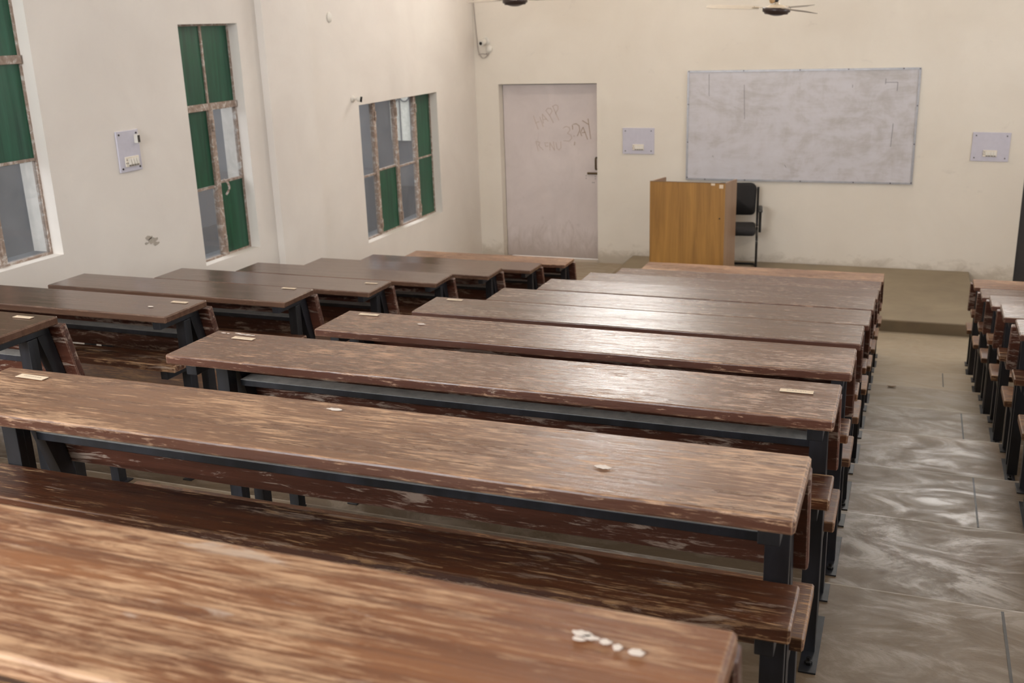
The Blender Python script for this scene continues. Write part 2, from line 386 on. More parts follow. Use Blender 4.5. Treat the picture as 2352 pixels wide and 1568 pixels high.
# ------------------------------------------------------------------ room shell  (front wall at y=0, front floor at z=0)
XL, XR, YB, ZC = -3.81, 3.81, -14.0, 5.35
T = 0.24
def wall_y(bm, y0, y1, x0, x1, z0, z1, holes):
    """wall slab in the xz-plane with rectangular holes (x0,x1,z0,z1)"""
    xs = sorted({x0, x1, *[h[0] for h in holes], *[h[1] for h in holes]}); zs = sorted({z0, z1, *[h[2] for h in holes], *[h[3] for h in holes]})
    for i in range(len(xs) - 1):
        for j in range(len(zs) - 1):
            cx, cz = (xs[i] + xs[i + 1]) / 2, (zs[j] + zs[j + 1]) / 2
            if any(h[0] < cx < h[1] and h[2] < cz < h[3] for h in holes): continue
            box(bm, xs[i], xs[i + 1], y0, y1, zs[j], zs[j + 1])
    bmesh.ops.remove_doubles(bm, verts=bm.verts[:], dist=1e-5)
    return clean(bm)
def wall_x(bm, x0, x1, y0, y1, z0, z1, holes):
    ys = sorted({y0, y1, *[h[0] for h in holes], *[h[1] for h in holes]}); zs = sorted({z0, z1, *[h[2] for h in holes], *[h[3] for h in holes]})
    for i in range(len(ys) - 1):
        for j in range(len(zs) - 1):
            cy, cz = (ys[i] + ys[i + 1]) / 2, (zs[j] + zs[j + 1]) / 2
            if any(h[0] < cy < h[1] and h[2] < cz < h[3] for h in holes): continue
            box(bm, x0, x1, ys[i], ys[i + 1], zs[j], zs[j + 1])
    bmesh.ops.remove_doubles(bm, verts=bm.verts[:], dist=1e-5)
    return clean(bm)
def clean(bm):
    # drop the doubled inner faces between neighbouring blocks
    seen = {}
    for f in bm.faces:
        k = tuple(sorted(v.index for v in f.verts)); seen.setdefault(k, []).append(f)
    bmesh.ops.delete(bm, geom=[f for fs in seen.values() if len(fs) > 1 for f in fs], context='FACES')
    return bm
def clean_idx(bm):
    bm.verts.index_update(); return clean(bm)
_old_clean = clean
def clean(bm):
    bm.verts.index_update(); return _old_clean(bm)

DOOR1 = (-3.513, -2.285, 0.0, 2.127); DOOR2 = (2.30, 3.52, 0.0, 2.127)
VENT = [(-2.66, -1.40, 3.95, 4.85), (1.23, 2.47, 3.95, 4.85)]
struct('wall_front', wall_y(bmesh.new(), 0, T, XL - T, XR + T, -0.2, ZC, [DOOR1, DOOR2] + VENT), M['wall'])
W1 = (-7.72, -6.862, 1.508, 3.42); W2 = (-5.463, -4.742, 1.115, 2.893); W3 = (-2.906, -1.128, 0.768, 2.118)
wl = wall_x(bmesh.new(), XL - T, XL, YB, 0, -0.2, ZC, [W1, W2, W3])
wlo = struct('wall_left', wl, M['wall_left'])
tag(link('trim_1', B(XL - 0.02, XL + 0.064, -4.48, -3.80, 0, ZC), M['wall_left']), kind='structure')
HR = [(yc - wd / 2, yc + wd / 2, 1.6, 3.3) for yc, wd in WIN_R]
struct('wall_right', wall_x(bmesh.new(), XR, XR + T, YB, 0, -0.2, ZC, HR), M['wall_left'])
struct('wall_back', wall_y(bmesh.new(), YB - T, YB, XL - T, XR + T, -0.2, ZC, [(-3.5, -0.3, 2.7, 4.3)]), M['wall_left'])
struct('ceiling', B(XL - T, XR + T, YB - T, T, ZC, ZC + 0.15), M['ceiling'])

# stepped floor: the flat front strip and the treads that climb towards the back
S, RISE, YN = 0.856, 0.160, -3.7169
def tz(n): return RISE * (9 - n)
prof = [(0.0, -0.2), (0.0, 0.0), (YN, 0.0)]
k = 0
while True:
    y = YN - S * k; z = RISE * (k + 1)
    if y < YB + S: break
    prof += [(y, z), (max(y - S, YB), z)]; k += 1
ylast = prof[-1][0]
if ylast > YB: prof += [(YB, prof[-1][1])]
prof += [(YB, -0.2)]
fl = struct('floor', prism(bmesh.new(), prof, 'x', XL, XR), M['floor'])
# thin glass divider strips set in the aisle treads
for (x, n, y0, y1) in [(1.545, 8, -4.05, -3.73), (1.598, 6, -5.95, -5.46), (1.57, 4, -7.66, -7.16), (1.555, 2, -9.37, -8.87), (-1.25, 2, -9.3, -8.9)]:
    link('divider_strip', B(x - 0.004, x + 0.004, y0, y1, tz(n) - 0.01, tz(n) + 0.0012), M['strip'], fl)
# teaching platform
pl = B(-1.85, 1.866, -2.13, -0.003, -0.05, 0.113, bev=0.012)
struct('platform', pl, M['platform'])

# pale patch where plaster came off the left wall
bm = bmesh.new()
for (y, z, a) in [(-6.02, 1.43, 0.035), (-6.06, 1.455, 0.025), (-5.99, 1.40, 0.022), (-6.09, 1.42, 0.014)]:
    v = [bm.verts.new((XL + 0.0015, y + a * (1.5 + 0.4 * math.sin(5 * t)) * math.cos(t), z + a * (0.6 + 0.2 * math.cos(3 * t)) * math.sin(t))) for t in [i * math.pi / 6 for i in range(12)]]
    bm.faces.new(v)
link('plaster_chip', bm, M['chip'], wlo)

# ------------------------------------------------------------------ windows of the left wall
def window(name, rect, cols, rows, transom, panes, thick_cols=(), casement_from=0):
    """rect=(y0,y1,z0,z1); cols/rows = divider positions; panes[(col,row)] = 'g' or 'c'"""
    y0, y1, z0, z1 = rect
    xg = XL - 0.10; fw = 0.014
    root = struct(name, wall_x(bmesh.new(), xg - 0.022, xg + 0.014, y0, y1, z0, z1, [(y0 + fw, y1 - fw, z0 + fw, z1 - fw)]), M['frame'])
    bm = bmesh.new()
    ce = [y0 + fw] + list(cols) + [y1 - fw]; re = [z0 + fw] + list(rows) + [z1 - fw]
    for i, c in enumerate(cols):
        hw = 0.027 if i in thick_cols else 0.012
        if transom:
            link('mullion', B(xg - 0.02, xg + 0.028, c - hw, c + hw, z0 + fw, transom - 0.02, bev=0.004), M['frame'], root)
            link('glazing_bar', B(xg - 0.012, xg + 0.014, c - 0.010, c + 0.010, transom + 0.02, z1 - fw), M['frame'], root)
        else:
            link('mullion', B(xg - 0.02, xg + 0.026, c - hw, c + hw, z0 + fw, z1 - fw, bev=0.004), M['frame'], root)
    if transom: link('transom', B(xg - 0.022, xg + 0.032, y0 + fw, y1 - fw, transom - 0.026, transom + 0.026, bev=0.004), M['frame'], root)
    for j, r in enumerate(rows):
        if r == transom: continue
        for i in range(len(ce) - 1):
            dz = (0.012 if (i % 2) else -0.012)
            link('glazing_bar', B(xg - 0.012, xg + 0.014, ce[i] + 0.008, ce[i + 1] - 0.008, r + dz - 0.009, r + dz + 0.009), M['frame'], root)
    for i in range(len(ce) - 1):
        for j in range(len(re) - 1):
            kd = panes.get((i, j), 'g')
            link('painted_pane' if kd == 'g' else 'clear_pane', B(xg - 0.004, xg + 0.002, ce[i], ce[i + 1], re[j], re[j + 1]), M['green' if kd == 'g' else 'clear'], root)
    link('outer_sill', B(XL - T + 0.002, xg - 0.023, y0 + 0.001, y1 - 0.001, z0 - 0.004, z0 + 0.012), M['out_dado'], root)
    # hinges on the casements and a latch
    for i in thick_cols:
        for zz in (z0 + 0.12, (transom or z1) - 0.14):
            link('hinge', B(xg + 0.026, xg + 0.042, cols[i] - 0.012, cols[i] + 0.012, zz - 0.045, zz + 0.045, bev=0.004), M['frame'], root)
    return root
window('window_1', W1, [-7.262], [1.645 + 0.454, 1.645 + 1.066], 1.645 + 1.066, {(1, 0): 'c', (0, 0): 'c', (0, 1): 'g'}, (0,))
w2 = window('window_2', W2, [-5.095], [1.645 + 0.04, 1.645 + 0.639], 1.645 + 0.639, {(0, 0): 'c', (1, 1): 'c'}, (0,))
bm = tube(bmesh.new(), smoothpath([(XL - 0.045, -5.07, 1.72), (XL - 0.02, -5.06, 1.70), (XL - 0.015, -5.05, 1.65), (XL - 0.035, -5.07, 1.60)]), 0.009)
link('latch', bm, M['frame'], w2, True)
window('window_3', W3, [-2.467, -2.005, -1.545], [1.645 - 0.23], None, {(0, 0): 'c', (0, 1): 'c', (1, 1): 'c', (2, 0): 'c', (2, 1): 'c'}, (0, 1, 2))
# plain framed windows on the right and back walls and the high ventilators (the windows let daylight in; the ventilator panes glow in its place)
def gridwin(name, axis, a, r, nx, glass):
    u0, u1, z0, z1 = r; fw = 0.03
    holes = []
    du = (u1 - u0 - fw) / nx; dz = (z1 - z0 - fw) / 2
    for i in range(nx):
        for j in range(2): holes.append((u0 + fw + i * du, u0 + (i + 1) * du, z0 + fw + j * dz, z0 + (j + 1) * dz))
    bm = (wall_x if axis == 'x' else wall_y)(bmesh.new(), a - 0.02, a + 0.02, u0, u1, z0, z1, holes)
    root = struct(name, bm, M['frame'])
    for (h0, h1, h2, h3) in holes:
        if axis == 'x': link('clear_pane', B(a - 0.003, a + 0.003, h0, h1, h2, h3), glass, root)
        else: link('clear_pane', B(h0, h1, a - 0.003, a + 0.003, h2, h3), glass, root)
    return root
for i, h in enumerate(HR): gridwin('window_%d' % (4 + i), 'x', XR + 0.12, h, 3, M['clear'])
for i, h in enumerate(VENT): gridwin('window_%d' % (7 + i), 'y', 0.14, h, 2, M['lit'])
gridwin('window_9', 'y', YB - 0.12, (-3.5, -0.3, 2.7, 4.3), 6, M['clear'])

# passage outside the left wall: grey wall across, an end wall with a grilled window
ow = bmesh.new()
box(ow, -6.5, -6.3, -16, 2.2, -0.8, 3.2); box(ow, -6.3, -4.05, 2.0, 2.2, -0.8, 3.2); box(ow, -6.5, -4.05, -16, 2.2, -0.9, -0.8)
oo = struct('wall_outside', ow, M['out_wall'])
dd = bmesh.new(); box(dd, -6.31, -6.292, -16, 2.0, -0.8, 0.70); box(dd, -6.3, -4.05, 1.99, 2.003, -0.8, 0.55)
link('painted_dado', dd, M['out_dado'], oo)
g = tag(link('window_10', B(-6.02, -5.35, 1.97, 1.995, 1.22, 2.05), M['grille']), kind='structure')  # opaque slab coloured white to stand in for a daylit window
gb = bmesh.new()
for i in range(1, 4): tube(gb, [(-6.02 + i * 0.1675, 1.955, 1.22), (-6.02 + i * 0.1675, 1.955, 2.05)], 0.012, 6)
for i in range(4):
    cx = -6.02 + 0.0838 + i * 0.1675
    tube(gb, [(cx + 0.075 * math.cos(a), 1.95, 1.86 + 0.075 * math.sin(a)) for a in [q * math.pi / 8 for q in range(17)]], 0.010, 6, False)
link('grille', gb, M['out_wall'], g)

# ------------------------------------------------------------------ doors on the front wall
d1 = bpy.data.objects.new('door_1', None); C.objects.link(d1); d1.location = (-3.513, 0.13, 0.0); d1['kind'] = 'structure'
link('door_leaf', B(0.006, 1.226, 0.0, 0.04, 0.012, 2.112), M['door'], d1)
link('door_stop', wall_y(bmesh.new(), 0.04, 0.10, 0.0, 1.228, 0.0, 2.127, [(0.05, 1.178, 0.0, 2.08)]), M['edge_dark'], d1)  # dark frame showing in the gap round the leaf
link('door_handle', tube(bmesh.new(), smoothpath([(1.18, 0, 1.255), (1.18, -0.035, 1.245), (1.18, -0.038, 1.19), (1.18, -0.035, 1.125), (1.18, 0, 1.115)]), 0.010), M['bronze'], d1, True)
bm = bmesh.new(); box(bm, 1.065, 1.224, -0.012, 0.0, 1.052, 1.078, bev=0.003); tube(bm, [(1.075, -0.016, 1.066), (1.222, -0.016, 1.066)], 0.008)
link('door_bolt', bm, M['bronze'], d1)
bm = bmesh.new()
for (x, z) in [(1.05, 1.035), (1.05, 1.005), (1.165, 1.03), (1.165, 1.0), (1.13, 0.955), (1.15, 0.955)]:
    tube(bm, [(x, 0.002, z), (x, -0.003, z)], 0.005, 8)
link('screw_hole', bm, M['screw'], d1)
# the writing on the door: strokes in pixels of a 1425x1568 view of x 1190-1390, y 220-440 of the photograph's door
def wr(px, py):
    u = 1190 + px / 7.125; v = 220 + py / 7.127
    return (-3.46 + (u - 1154) * (1.175 / 214.0) + 3.513 + 0.02, 2.127 - (v - 193) * (2.127 / 407.0))
def strokes(name, lines, r, m):
    bm = bmesh.new()
    for ln in lines:
        pts = [(wr(a, b)[0], -0.0012, wr(a, b)[1]) for a, b in ln]
        for i in range(len(pts) - 1):
            p, q = Vector(pts[i]), Vector(pts[i + 1]); d = (q - p).normalized(); n = Vector((-d.z, 0, d.x)) * r
            vs = [bm.verts.new(c) for c in (p - n - d * r * .6, q - n + d * r * .6, q + n + d * r * .6, p + n - d * r * .6)]
            f = bm.faces.new(vs); f2 = bmesh.ops.extrude_face_region(bm, geom=[f]); bmesh.ops.translate(bm, verts=[v for v in f2['geom'] if isinstance(v, bmesh.types.BMVert)], vec=(0, 0.001, 0))
    return link(name, bm, m, d1)
strokes('faded_writing', [[(158, 330), (190, 430), (232, 545)], [(262, 345), (318, 505)], [(190, 445), (250, 420)],           # H
    [(318, 450), (305, 300), (400, 415)], [(310, 390), (375, 380)],                                                          # A
    [(375, 255), (430, 330), (485, 440)], [(362, 250), (395, 208), (450, 212), (470, 255), (425, 320)],                       # P
    [(480, 175), (525, 285), (578, 402)], [(476, 178), (525, 152), (565, 170), (565, 225), (525, 285)],                       # P
    [(645, 525), (690, 498), (745, 515), (755, 560), (715, 610), (770, 640), (782, 690), (740, 738), (650, 730)],             # B
    [(190, 745), (225, 900)], [(225, 800), (305, 885)], [(190, 745), (255, 760), (240, 800)],                                # R
    [(340, 790), (350, 825), (395, 820)], [(330, 770), (390, 765)],                                                          # E
    [(420, 890), (420, 765), (495, 890), (480, 750)],                                                                        # N
    [(525, 765), (535, 850), (570, 885), (605, 845), (600, 745)]], 0.0032, M['door_ink'])                                    # U
strokes('brown_writing', [[(795, 475), (800, 545)], [(810, 465), (860, 455), (905, 490), (915, 560), (875, 650)],            # D
    [(820, 650), (824, 656)], [(925, 590), (945, 650)], [(930, 585), (970, 510), (1040, 705)], [(950, 600), (1005, 590)],    # . A
    [(960, 405), (1055, 465)], [(1050, 375), (1090, 695)], [(830, 750), (825, 800)]], 0.0038, M['door_ink_dark'])            # Y
d2 = bpy.data.objects.new('door_2', None); C.objects.link(d2); d2.location = (2.30, 0.05, 0.0); d2['kind'] = 'structure'
link('door_leaf', B(0.0, 1.22, 0.0, 0.04, 0.012, 2.12), M['dark_door'], d2)

# ------------------------------------------------------------------ whiteboard
wb = thing('whiteboard', 'wide smudged whiteboard in a thin metal frame on the front wall', 'whiteboard', (0, 0, 1.645))
link('writing_surface', B(-1.205, 1.205, -0.016, -0.002, -0.595, 0.595), M['board'], wb)
fr = wall_y(bmesh.new(), -0.022, -0.001, -1.222, 1.222, -0.608, 0.608, [(-1.2, 1.2, -0.588, 0.588)])
link('frame', fr, M['alu'], wb)
scr = [(-1.205, .6), (-1.205, .24), (-1.205, -.18), (-1.205, -.58), (-.6, .6), (0, .6), (.5, .6), (1.05, .6), (1.21, .595), (1.21, .22), (1.21, -.18), (1.21, -.59), (.62, -.598), (.06, -.598), (-.55, -.598), (-1.0, -.598), (1.0, -.598)]
for (x, z) in scr:
    link('screw', tube(bmesh.new(), [(x, -0.021, z), (x, -0.026, z)], 0.007, 8), M['screw'], wb)
for (x0, z0, x1, z1) in [(-.59, .45, -.575, .08), (-.98, .57, -.975, .33), (.985, .035, .975, -.21), (1.0, .46, 1.0, .37), (.88, .46, 1.0, .46), (-.92, -.33, -.91, -.345), (-.12, -.42, -.10, -.45), (.88, .5, .878, .44), (.55, .44, .55, .41)]:
    p, q = Vector((x0, 0, z0)), Vector((x1, 0, z1)); d = (q - p).normalized(); n = Vector((-d.z, 0, d.x)) * 0.0028
    bm = bmesh.new()
    vs = [bm.verts.new(c + Vector((0, -0.0165, 0))) for c in (p - n, q - n, q + n, p + n)]; bm.faces.new(vs)
    link('marker_line', bm, M['marker'], wb)

# ------------------------------------------------------------------ switchboards
def switchboard(loc, w, h, label, rz=0.0, side=False, mod=(0, -0.1), sock=None, tilt=0.0, screw_in=0.035):
    t = thing('switchboard', label, 'switchboard', loc, 'switch panels on the walls', rz)
    t.rotation_euler[1] = tilt
    link('cover_plate', B(-w / 2, w / 2, -0.012, 0.0, -h / 2, h / 2, bev=0.003), M['acrylic'], t)
    for sx in (-1, 1):
        for sz in (-1, 1):
            x, z = sx * (w / 2 - screw_in), sz * (h / 2 - screw_in)
            link('screw', tube(bmesh.new(), [(x, -0.011, z), (x, -0.016, z)], 0.007, 8), M['screw'], t)
    mx, mz = mod
    pt = link('switch_module', B(mx - 0.067, mx + 0.067, -0.022, -0.012, mz - 0.034, mz + 0.034, bev=0.003), M['switch'], t)
    for i in range(4):
        x = mx - 0.03 + i * 0.026
        prism(bmb := bmesh.new(), [(-0.022, mz - 0.02), (-0.031, mz - 0.018), (-0.024, mz + 0.02), (-0.022, mz + 0.02)], 'x', x - 0.010, x + 0.010)
        link('rocker', bmb, M['white_plastic'], pt)
        link('groove', B(x - 0.010, x + 0.010, -0.0235, -0.0215, mz - 0.031, mz - 0.022), M['switch_gap'], pt)  # dark strip just below each rocker
    for (dx, dz) in [(0, 0.014), (-0.010, -0.008), (0.010, -0.008)]:
        link('socket_hole', tube(bmesh.new(), [(mx - 0.055 + dx * 0.8, -0.0215, mz + dz), (mx - 0.055 + dx * 0.8, -0.0235, mz + dz)], 0.004, 8), M['screw'], pt)
    if sock:
        s = link('socket', B(sock[0] - 0.016, sock[0] + 0.016, -0.04, -0.012, sock[1] - 0.03, sock[1] + 0.03, bev=0.003), M['white_plastic'], t)
        link('socket_slot', B(sock[0] - 0.010, sock[0] + 0.012, -0.0415, -0.039, sock[1] - 0.024, sock[1] + 0.024), M['screw'], s)
    return t
switchboard((-1.785, -0.0005, 1.472), 0.376, 0.30, 'pale square switch panel on the front wall between door and whiteboard', mod=(0.0, -0.072))
switchboard((1.951, -0.0005, 1.443), 0.362, 0.298, 'pale square switch panel on the front wall right of the whiteboard', mod=(0.0, -0.066), tilt=0.018)
switchboard((XL + 0.0005, -6.148, 2.075), 0.218, 0.276, 'tall pale switch panel with socket on the left wall between the windows', rz=R90, mod=(0.008, -0.07), sock=(0.075, 0.075), screw_in=0.024)

# ------------------------------------------------------------------ cctv cameras, cable, wall cover
cc = thing('cctv_camera', 'small white wall camera high on the front wall beside the corner above the door', 'camera', (-3.655, 0, 2.628), 'wall cameras')
link('base', lathe(bmesh.new(), [(0.052, 0.0), (0.050, 0.012), (0.03, 0.018)], 24), M['white_plastic'], cc, True).rotation_euler = (R90, 0, 0)
cb = link('body', tube(bmesh.new(), [(0, -0.015, 0), (-0.004, -0.045, -0.004), (-0.006, -0.05, -0.006), (-0.016, -0.12, -0.018)], [0.018, 0.018, 0.038, 0.038], 20), M['white_plastic'], cc)
link('lens', tube(bmesh.new(), [(-0.0162, -0.121, -0.0225), (-0.0166, -0.1235, -0.0226)], 0.019, 20), M['lens'], cc)
jb = thing('junction_box', 'small round white junction box under the corner wall camera', 'junction box', (-3.612, 0, 2.538), 'cctv fittings')
link('box', lathe(bmesh.new(), [(0.040, 0.0), (0.040, 0.02), (0.035, 0.026)], 24), M['white_plastic'], jb, True).rotation_euler = (R90, 0, 0)
cab = smoothpath([(-3.802, -0.008, 4.3), (-3.795, -0.008, 3.4), (-3.79, -0.008, 3.06), (-3.775, -0.008, 2.80), (-3.765, -0.008, 2.66), (-3.758, -0.010, 2.56), (-3.745, -0.012, 2.50), (-3.72, -0.014, 2.455), (-3.69, -0.014, 2.435), (-3.65, -0.014, 2.45), (-3.622, -0.012, 2.475), (-3.616, -0.012, 2.494)])
tag(link('camera_cable', tube(bmesh.new(), cab, 0.006, 6), M['wire'], None, True), 'thin grey camera cable hanging in a loop beside the front wall corner', 'cable')
cw = bpy.data.objects['camera_cable']
link('cable_branch', tube(bmesh.new(), smoothpath([(-3.768, -0.008, 2.615), (-3.745, -0.010, 2.60), (-3.735, -0.010, 2.60), (-3.732, -0.010, 2.602)]), 0.004, 6), M['wire'], cw, True)
link('cable_joint', tube(bmesh.new(), smoothpath([(-3.748, -0.012, 2.475), (-3.70, -0.014, 2.485), (-3.665, -0.014, 2.48), (-3.64, -0.012, 2.488), (-3.645, -0.013, 2.468)]), 0.006, 6), M['wire'], cw, True)
cc = thing('cctv_camera', 'white bullet camera with dark lens on the left wall above the wide window', 'camera', (XL, -3.02, 2.185), 'wall cameras')
link('base', lathe(bmesh.new(), [(0.03, 0.0), (0.03, 0.01), (0.018, 0.016)], 20), M['white_plastic'], cc, True).rotation_euler = (0, R90, 0)
link('body', tube(bmesh.new(), [(0.012, 0, 0), (0.045, 0.0, 0.0), (0.052, 0.004, 0.0), (0.085, 0.022, -0.006)], [0.010, 0.010, 0.024, 0.025], 20), M['white_plastic'], cc)
link('lens', tube(bmesh.new(), [(0.075, 0.017, -0.0045), (0.092, 0.026, -0.0075)], 0.0262, 20), M['lens'], cc)
t = thing('wall_cover_plate', 'small round white cover plate high on the left wall', 'cover plate', (XL, -3.33, 2.927))
link('plate', lathe(bmesh.new(), [(0.045, 0.0), (0.043, 0.006), (0.03, 0.009)], 24), M['white_plastic'], t, True).rotation_euler = (0, R90, 0)

# ------------------------------------------------------------------ ceiling fans
def fan(x, y, zb, label, tilt, a0, blades=True):
    t = thing('ceiling_fan', label, 'fan', (x, y, zb), 'ceiling fans')
    hub = link('motor', lathe(bmesh.new(), [(0.02, -0.004), (0.045, 0.0), (0.075, 0.010), (0.10, 0.012), (0.104, 0.024), (0.118, 0.03), (0.12, 0.062), (0.112, 0.068)], 40), M['fan_motor'], t, True)
    hub.rotation_euler = tilt
    link('top_cap', lathe(bmesh.new(), [(0.112, 0.066), (0.078, 0.072), (0.06, 0.085), (0.02, 0.094), (0.02, 0.11)], 32), M['fan_cap'], hub, True)
    link('down_rod', tube(bmesh.new(), [(0, 0, 0.09), (0, 0, ZC - zb - 0.02)], 0.014, 12), M['blackmetal'], t, True)
    bm = bmesh.new(); box(bm, -0.02, 0.02, -0.018, 0.018, 0.12, 0.165, bev=0.005)
    link('hanger_clamp', bm, M['blackmetal'], t)
    link('capacitor', lathe(bmesh.new(), [(0.004, -0.026), (0.02, -0.02), (0.026, 0.0), (0.02, 0.02), (0.004, 0.026)], 16, (-0.035, -0.01, 0.125)), M['bulb'], t, True)
    link('ceiling_canopy', lathe(bmesh.new(), [(0.02, ZC - zb - 0.10), (0.06, ZC - zb - 0.03), (0.065, ZC - zb - 0.001)], 24), M['fan_cap'], t, True)
    for i in range(3):
        a = a0 + i * 2 * math.pi / 3
        bm = bmesh.new()
        n = 10; vs = []
        for j in range(n + 1):
            r = 0.15 + (0.60 - 0.15) * j / n; hw = 0.058 if j < n else 0.035
            hw *= 0.8 + 0.2 * min(1, j / 2)
            tw = -0.20
            vs.append([bm.verts.new((r, sgn * hw, 0.060 + sgn * hw * tw + dz)) for dz in (0.0015, -0.0015) for sgn in (-1, 1)])
        for j in range(n):
            p, q = vs[j], vs[j + 1]
            bm.faces.new((p[0], p[1], q[1], q[0])); bm.faces.new((p[2], q[2], q[3], p[3])); bm.faces.new((p[0], q[0], q[2], p[2])); bm.faces.new((p[1], p[3], q[3], q[1]))
        bm.faces.new(vs[0][:2] + vs[0][3:1:-1]); bm.faces.new(vs[-1][:2] + vs[-1][3:1:-1])
        bmesh.ops.recalc_face_normals(bm, faces=bm.faces[:])
        b = link('fan_blade', bm, M['fan_blade'], hub); b.rotation_euler = (0, 0, a)
        bb = bmesh.new(); box(bb, 0.10, 0.21, -0.02, 0.02, 0.061, 0.066, bev=0.002)
        for s in (-1, 1): tube(bb, [(0.19, s * 0.012, 0.066), (0.19, s * 0.012, 0.072)], 0.005, 8)
        link('blade_arm', bb, M['fan_cap'], b)
    return t
fan(0.0, -2.25, 1.172 + 1.645, 'white three-blade ceiling fan with brown motor, in full view above the whiteboard', (math.radians(3), math.radians(3.5), 0), math.radians(187))
fan(-2.42, -2.25, 1.334 + 1.645, 'ceiling fan cut off by the top edge, only its brown motor bottom in view', (0, 0, 0), math.radians(40))

tl = thing('tube_light', 'white tube light fixture hanging from the ceiling near the front wall', 'lamp', (-1.1, -2.3, 4.38))
link('housing', B(-0.66, 0.66, -0.06, 0.06, 0.012, 0.06, bev=0.006), M['white_plastic'], tl)
for sx in (-0.5, 0.5): link('hanger', tube(bmesh.new(), [(sx, 0, 0.06), (sx, 0, ZC - 4.381)], 0.006, 8), M['blackmetal'], tl)

# ------------------------------------------------------------------ lectern and chair on the platform
lt = thing('lectern', 'boxy teak-laminate lectern with open back standing on the platform', 'lectern', (-0.93, -1.08, 0.113))
lt.rotation_euler = (0, 0, math.radians(-3.0))
LH = 1.09
link('front_panel', B(-0.395, 0.395, -0.232, -0.214, 0.0, LH, bev=0.001), M['lam'], lt)
link('side_panel', prism(bmesh.new(), [(-0.213, 0), (0.33, 0), (0.33, LH - 0.035), (-0.213, LH)], 'x', -0.395, -0.377), M['lam_side'], lt)
link('side_panel', prism(bmesh.new(), [(-0.213, 0), (0.33, 0), (0.33, LH - 0.035), (-0.213, LH)], 'x', 0.377, 0.395), M['lam_side'], lt)
link('top_shelf', B(-0.376, 0.376, -0.213, 0.22, LH - 0.16, LH - 0.142), M['lam_side'], lt)
link('inner_shelf', B(-0.376, 0.376, -0.213, 0.22, 0.45, 0.468), M['lam_side'], lt)
link('edge_band', B(-0.395, 0.395, -0.233, -0.212, LH, LH + 0.004), M['lam_edge'], lt)
link('paper_scrap', B(0.335, 0.375, -0.2335, -0.2322, LH - 0.05, LH - 0.012), M['paper'], lt)
link('paper_scrap', B(0.25, 0.29, -0.2335, -0.2322, LH - 0.022, LH + 0.0), M['paper'], lt)
link('glue_patch', B(0.28, 0.345, -0.2332, -0.2322, 0.16, 0.24), M['glue'], lt)
link('screw', tube(bmesh.new(), [(0.345, -0.231, 0.73), (0.345, -0.235, 0.73)], 0.008, 8), M['screw'], lt)

ch = thing('office_chair', 'black cushioned armchair with tubular frame standing behind the lectern', 'chair', (-0.586, -0.42, 0.113), rz=math.radians(8))
def cushion(x0, x1, y0, y1, z0, z1, r):
    bm = bmesh.new(); box(bm, x0, x1, y0, y1, z0, z1, bev=r, seg=5); return bm
st = link('seat', cushion(-0.23, 0.23, -0.25, 0.20, 0.415, 0.50, 0.04), M['cloth'], ch, True)
bk = bmesh.new()
pts = []
for (cx, cz, a0) in [(0.155, 0.855, 0), (-0.155, 0.855, 90), (-0.17, 0.62, 180), (0.17, 0.62, 270)]:
    rr = 0.075 if cz > 0.8 else 0.05
    pts += [(cx + rr * math.cos(math.radians(a0 + q * 15)), cz + rr * math.sin(math.radians(a0 + q * 15))) for q in range(7)]
prism(bk, pts, 'y', 0.19, 0.25); bmesh.ops.bevel(bk, geom=[e for e in bk.edges if abs(e.verts[0].co.y - e.verts[1].co.y) < 1e-6], offset=0.018, segments=3, affect='EDGES')
link('backrest', bk, M['cloth'], ch, True)
for s in (-1, 1):
    x = s * 0.245
    fr = tube(bmesh.new(), smoothpath([(x, 0.24, 0.88), (x, 0.24, 0.70), (x, 0.235, 0.50), (x, 0.20, 0.41), (x, 0.10, 0.395), (x, 0.0, 0.395)]), 0.013, 10)
    link('back_upright', fr, M['blackmetal'], ch, True)
    fl_ = tube(bmesh.new(), smoothpath([(x, 0.0, 0.395), (x, -0.18, 0.395), (x, -0.235, 0.36), (x, -0.24, 0.28), (x, -0.24, 0.06), (x, -0.225, 0.016), (x, -0.17, 0.0135), (x, 0.12, 0.0135)]), 0.013, 10)
    link('leg', fl_, M['blackmetal'], ch, True)
    link('armrest', B(s * 0.275 - 0.024, s * 0.275 + 0.024, -0.16, 0.16, 0.66, 0.69, bev=0.014, seg=3), M['blackplastic'], ch, True)
    sp = bmesh.new(); prism(sp, [(0.13, 0.67), (-0.12, 0.67), (-0.06, 0.56), (-0.03, 0.42), (0.03, 0.42), (0.06, 0.54)], 'x', s * 0.275 - 0.014, s * 0.275 + 0.014)
    link('arm_support', sp, M['blackplastic'], ch)
link('foot_bar', tube(bmesh.new(), smoothpath([(-0.245, 0.12, 0.0135), (-0.235, 0.17, 0.0135), (-0.19, 0.2, 0.0135), (0, 0.205, 0.0135), (0.19, 0.2, 0.0135), (0.235, 0.17, 0.0135), (0.245, 0.12, 0.0135)]), 0.0128, 8), M['blackmetal'], ch, True)

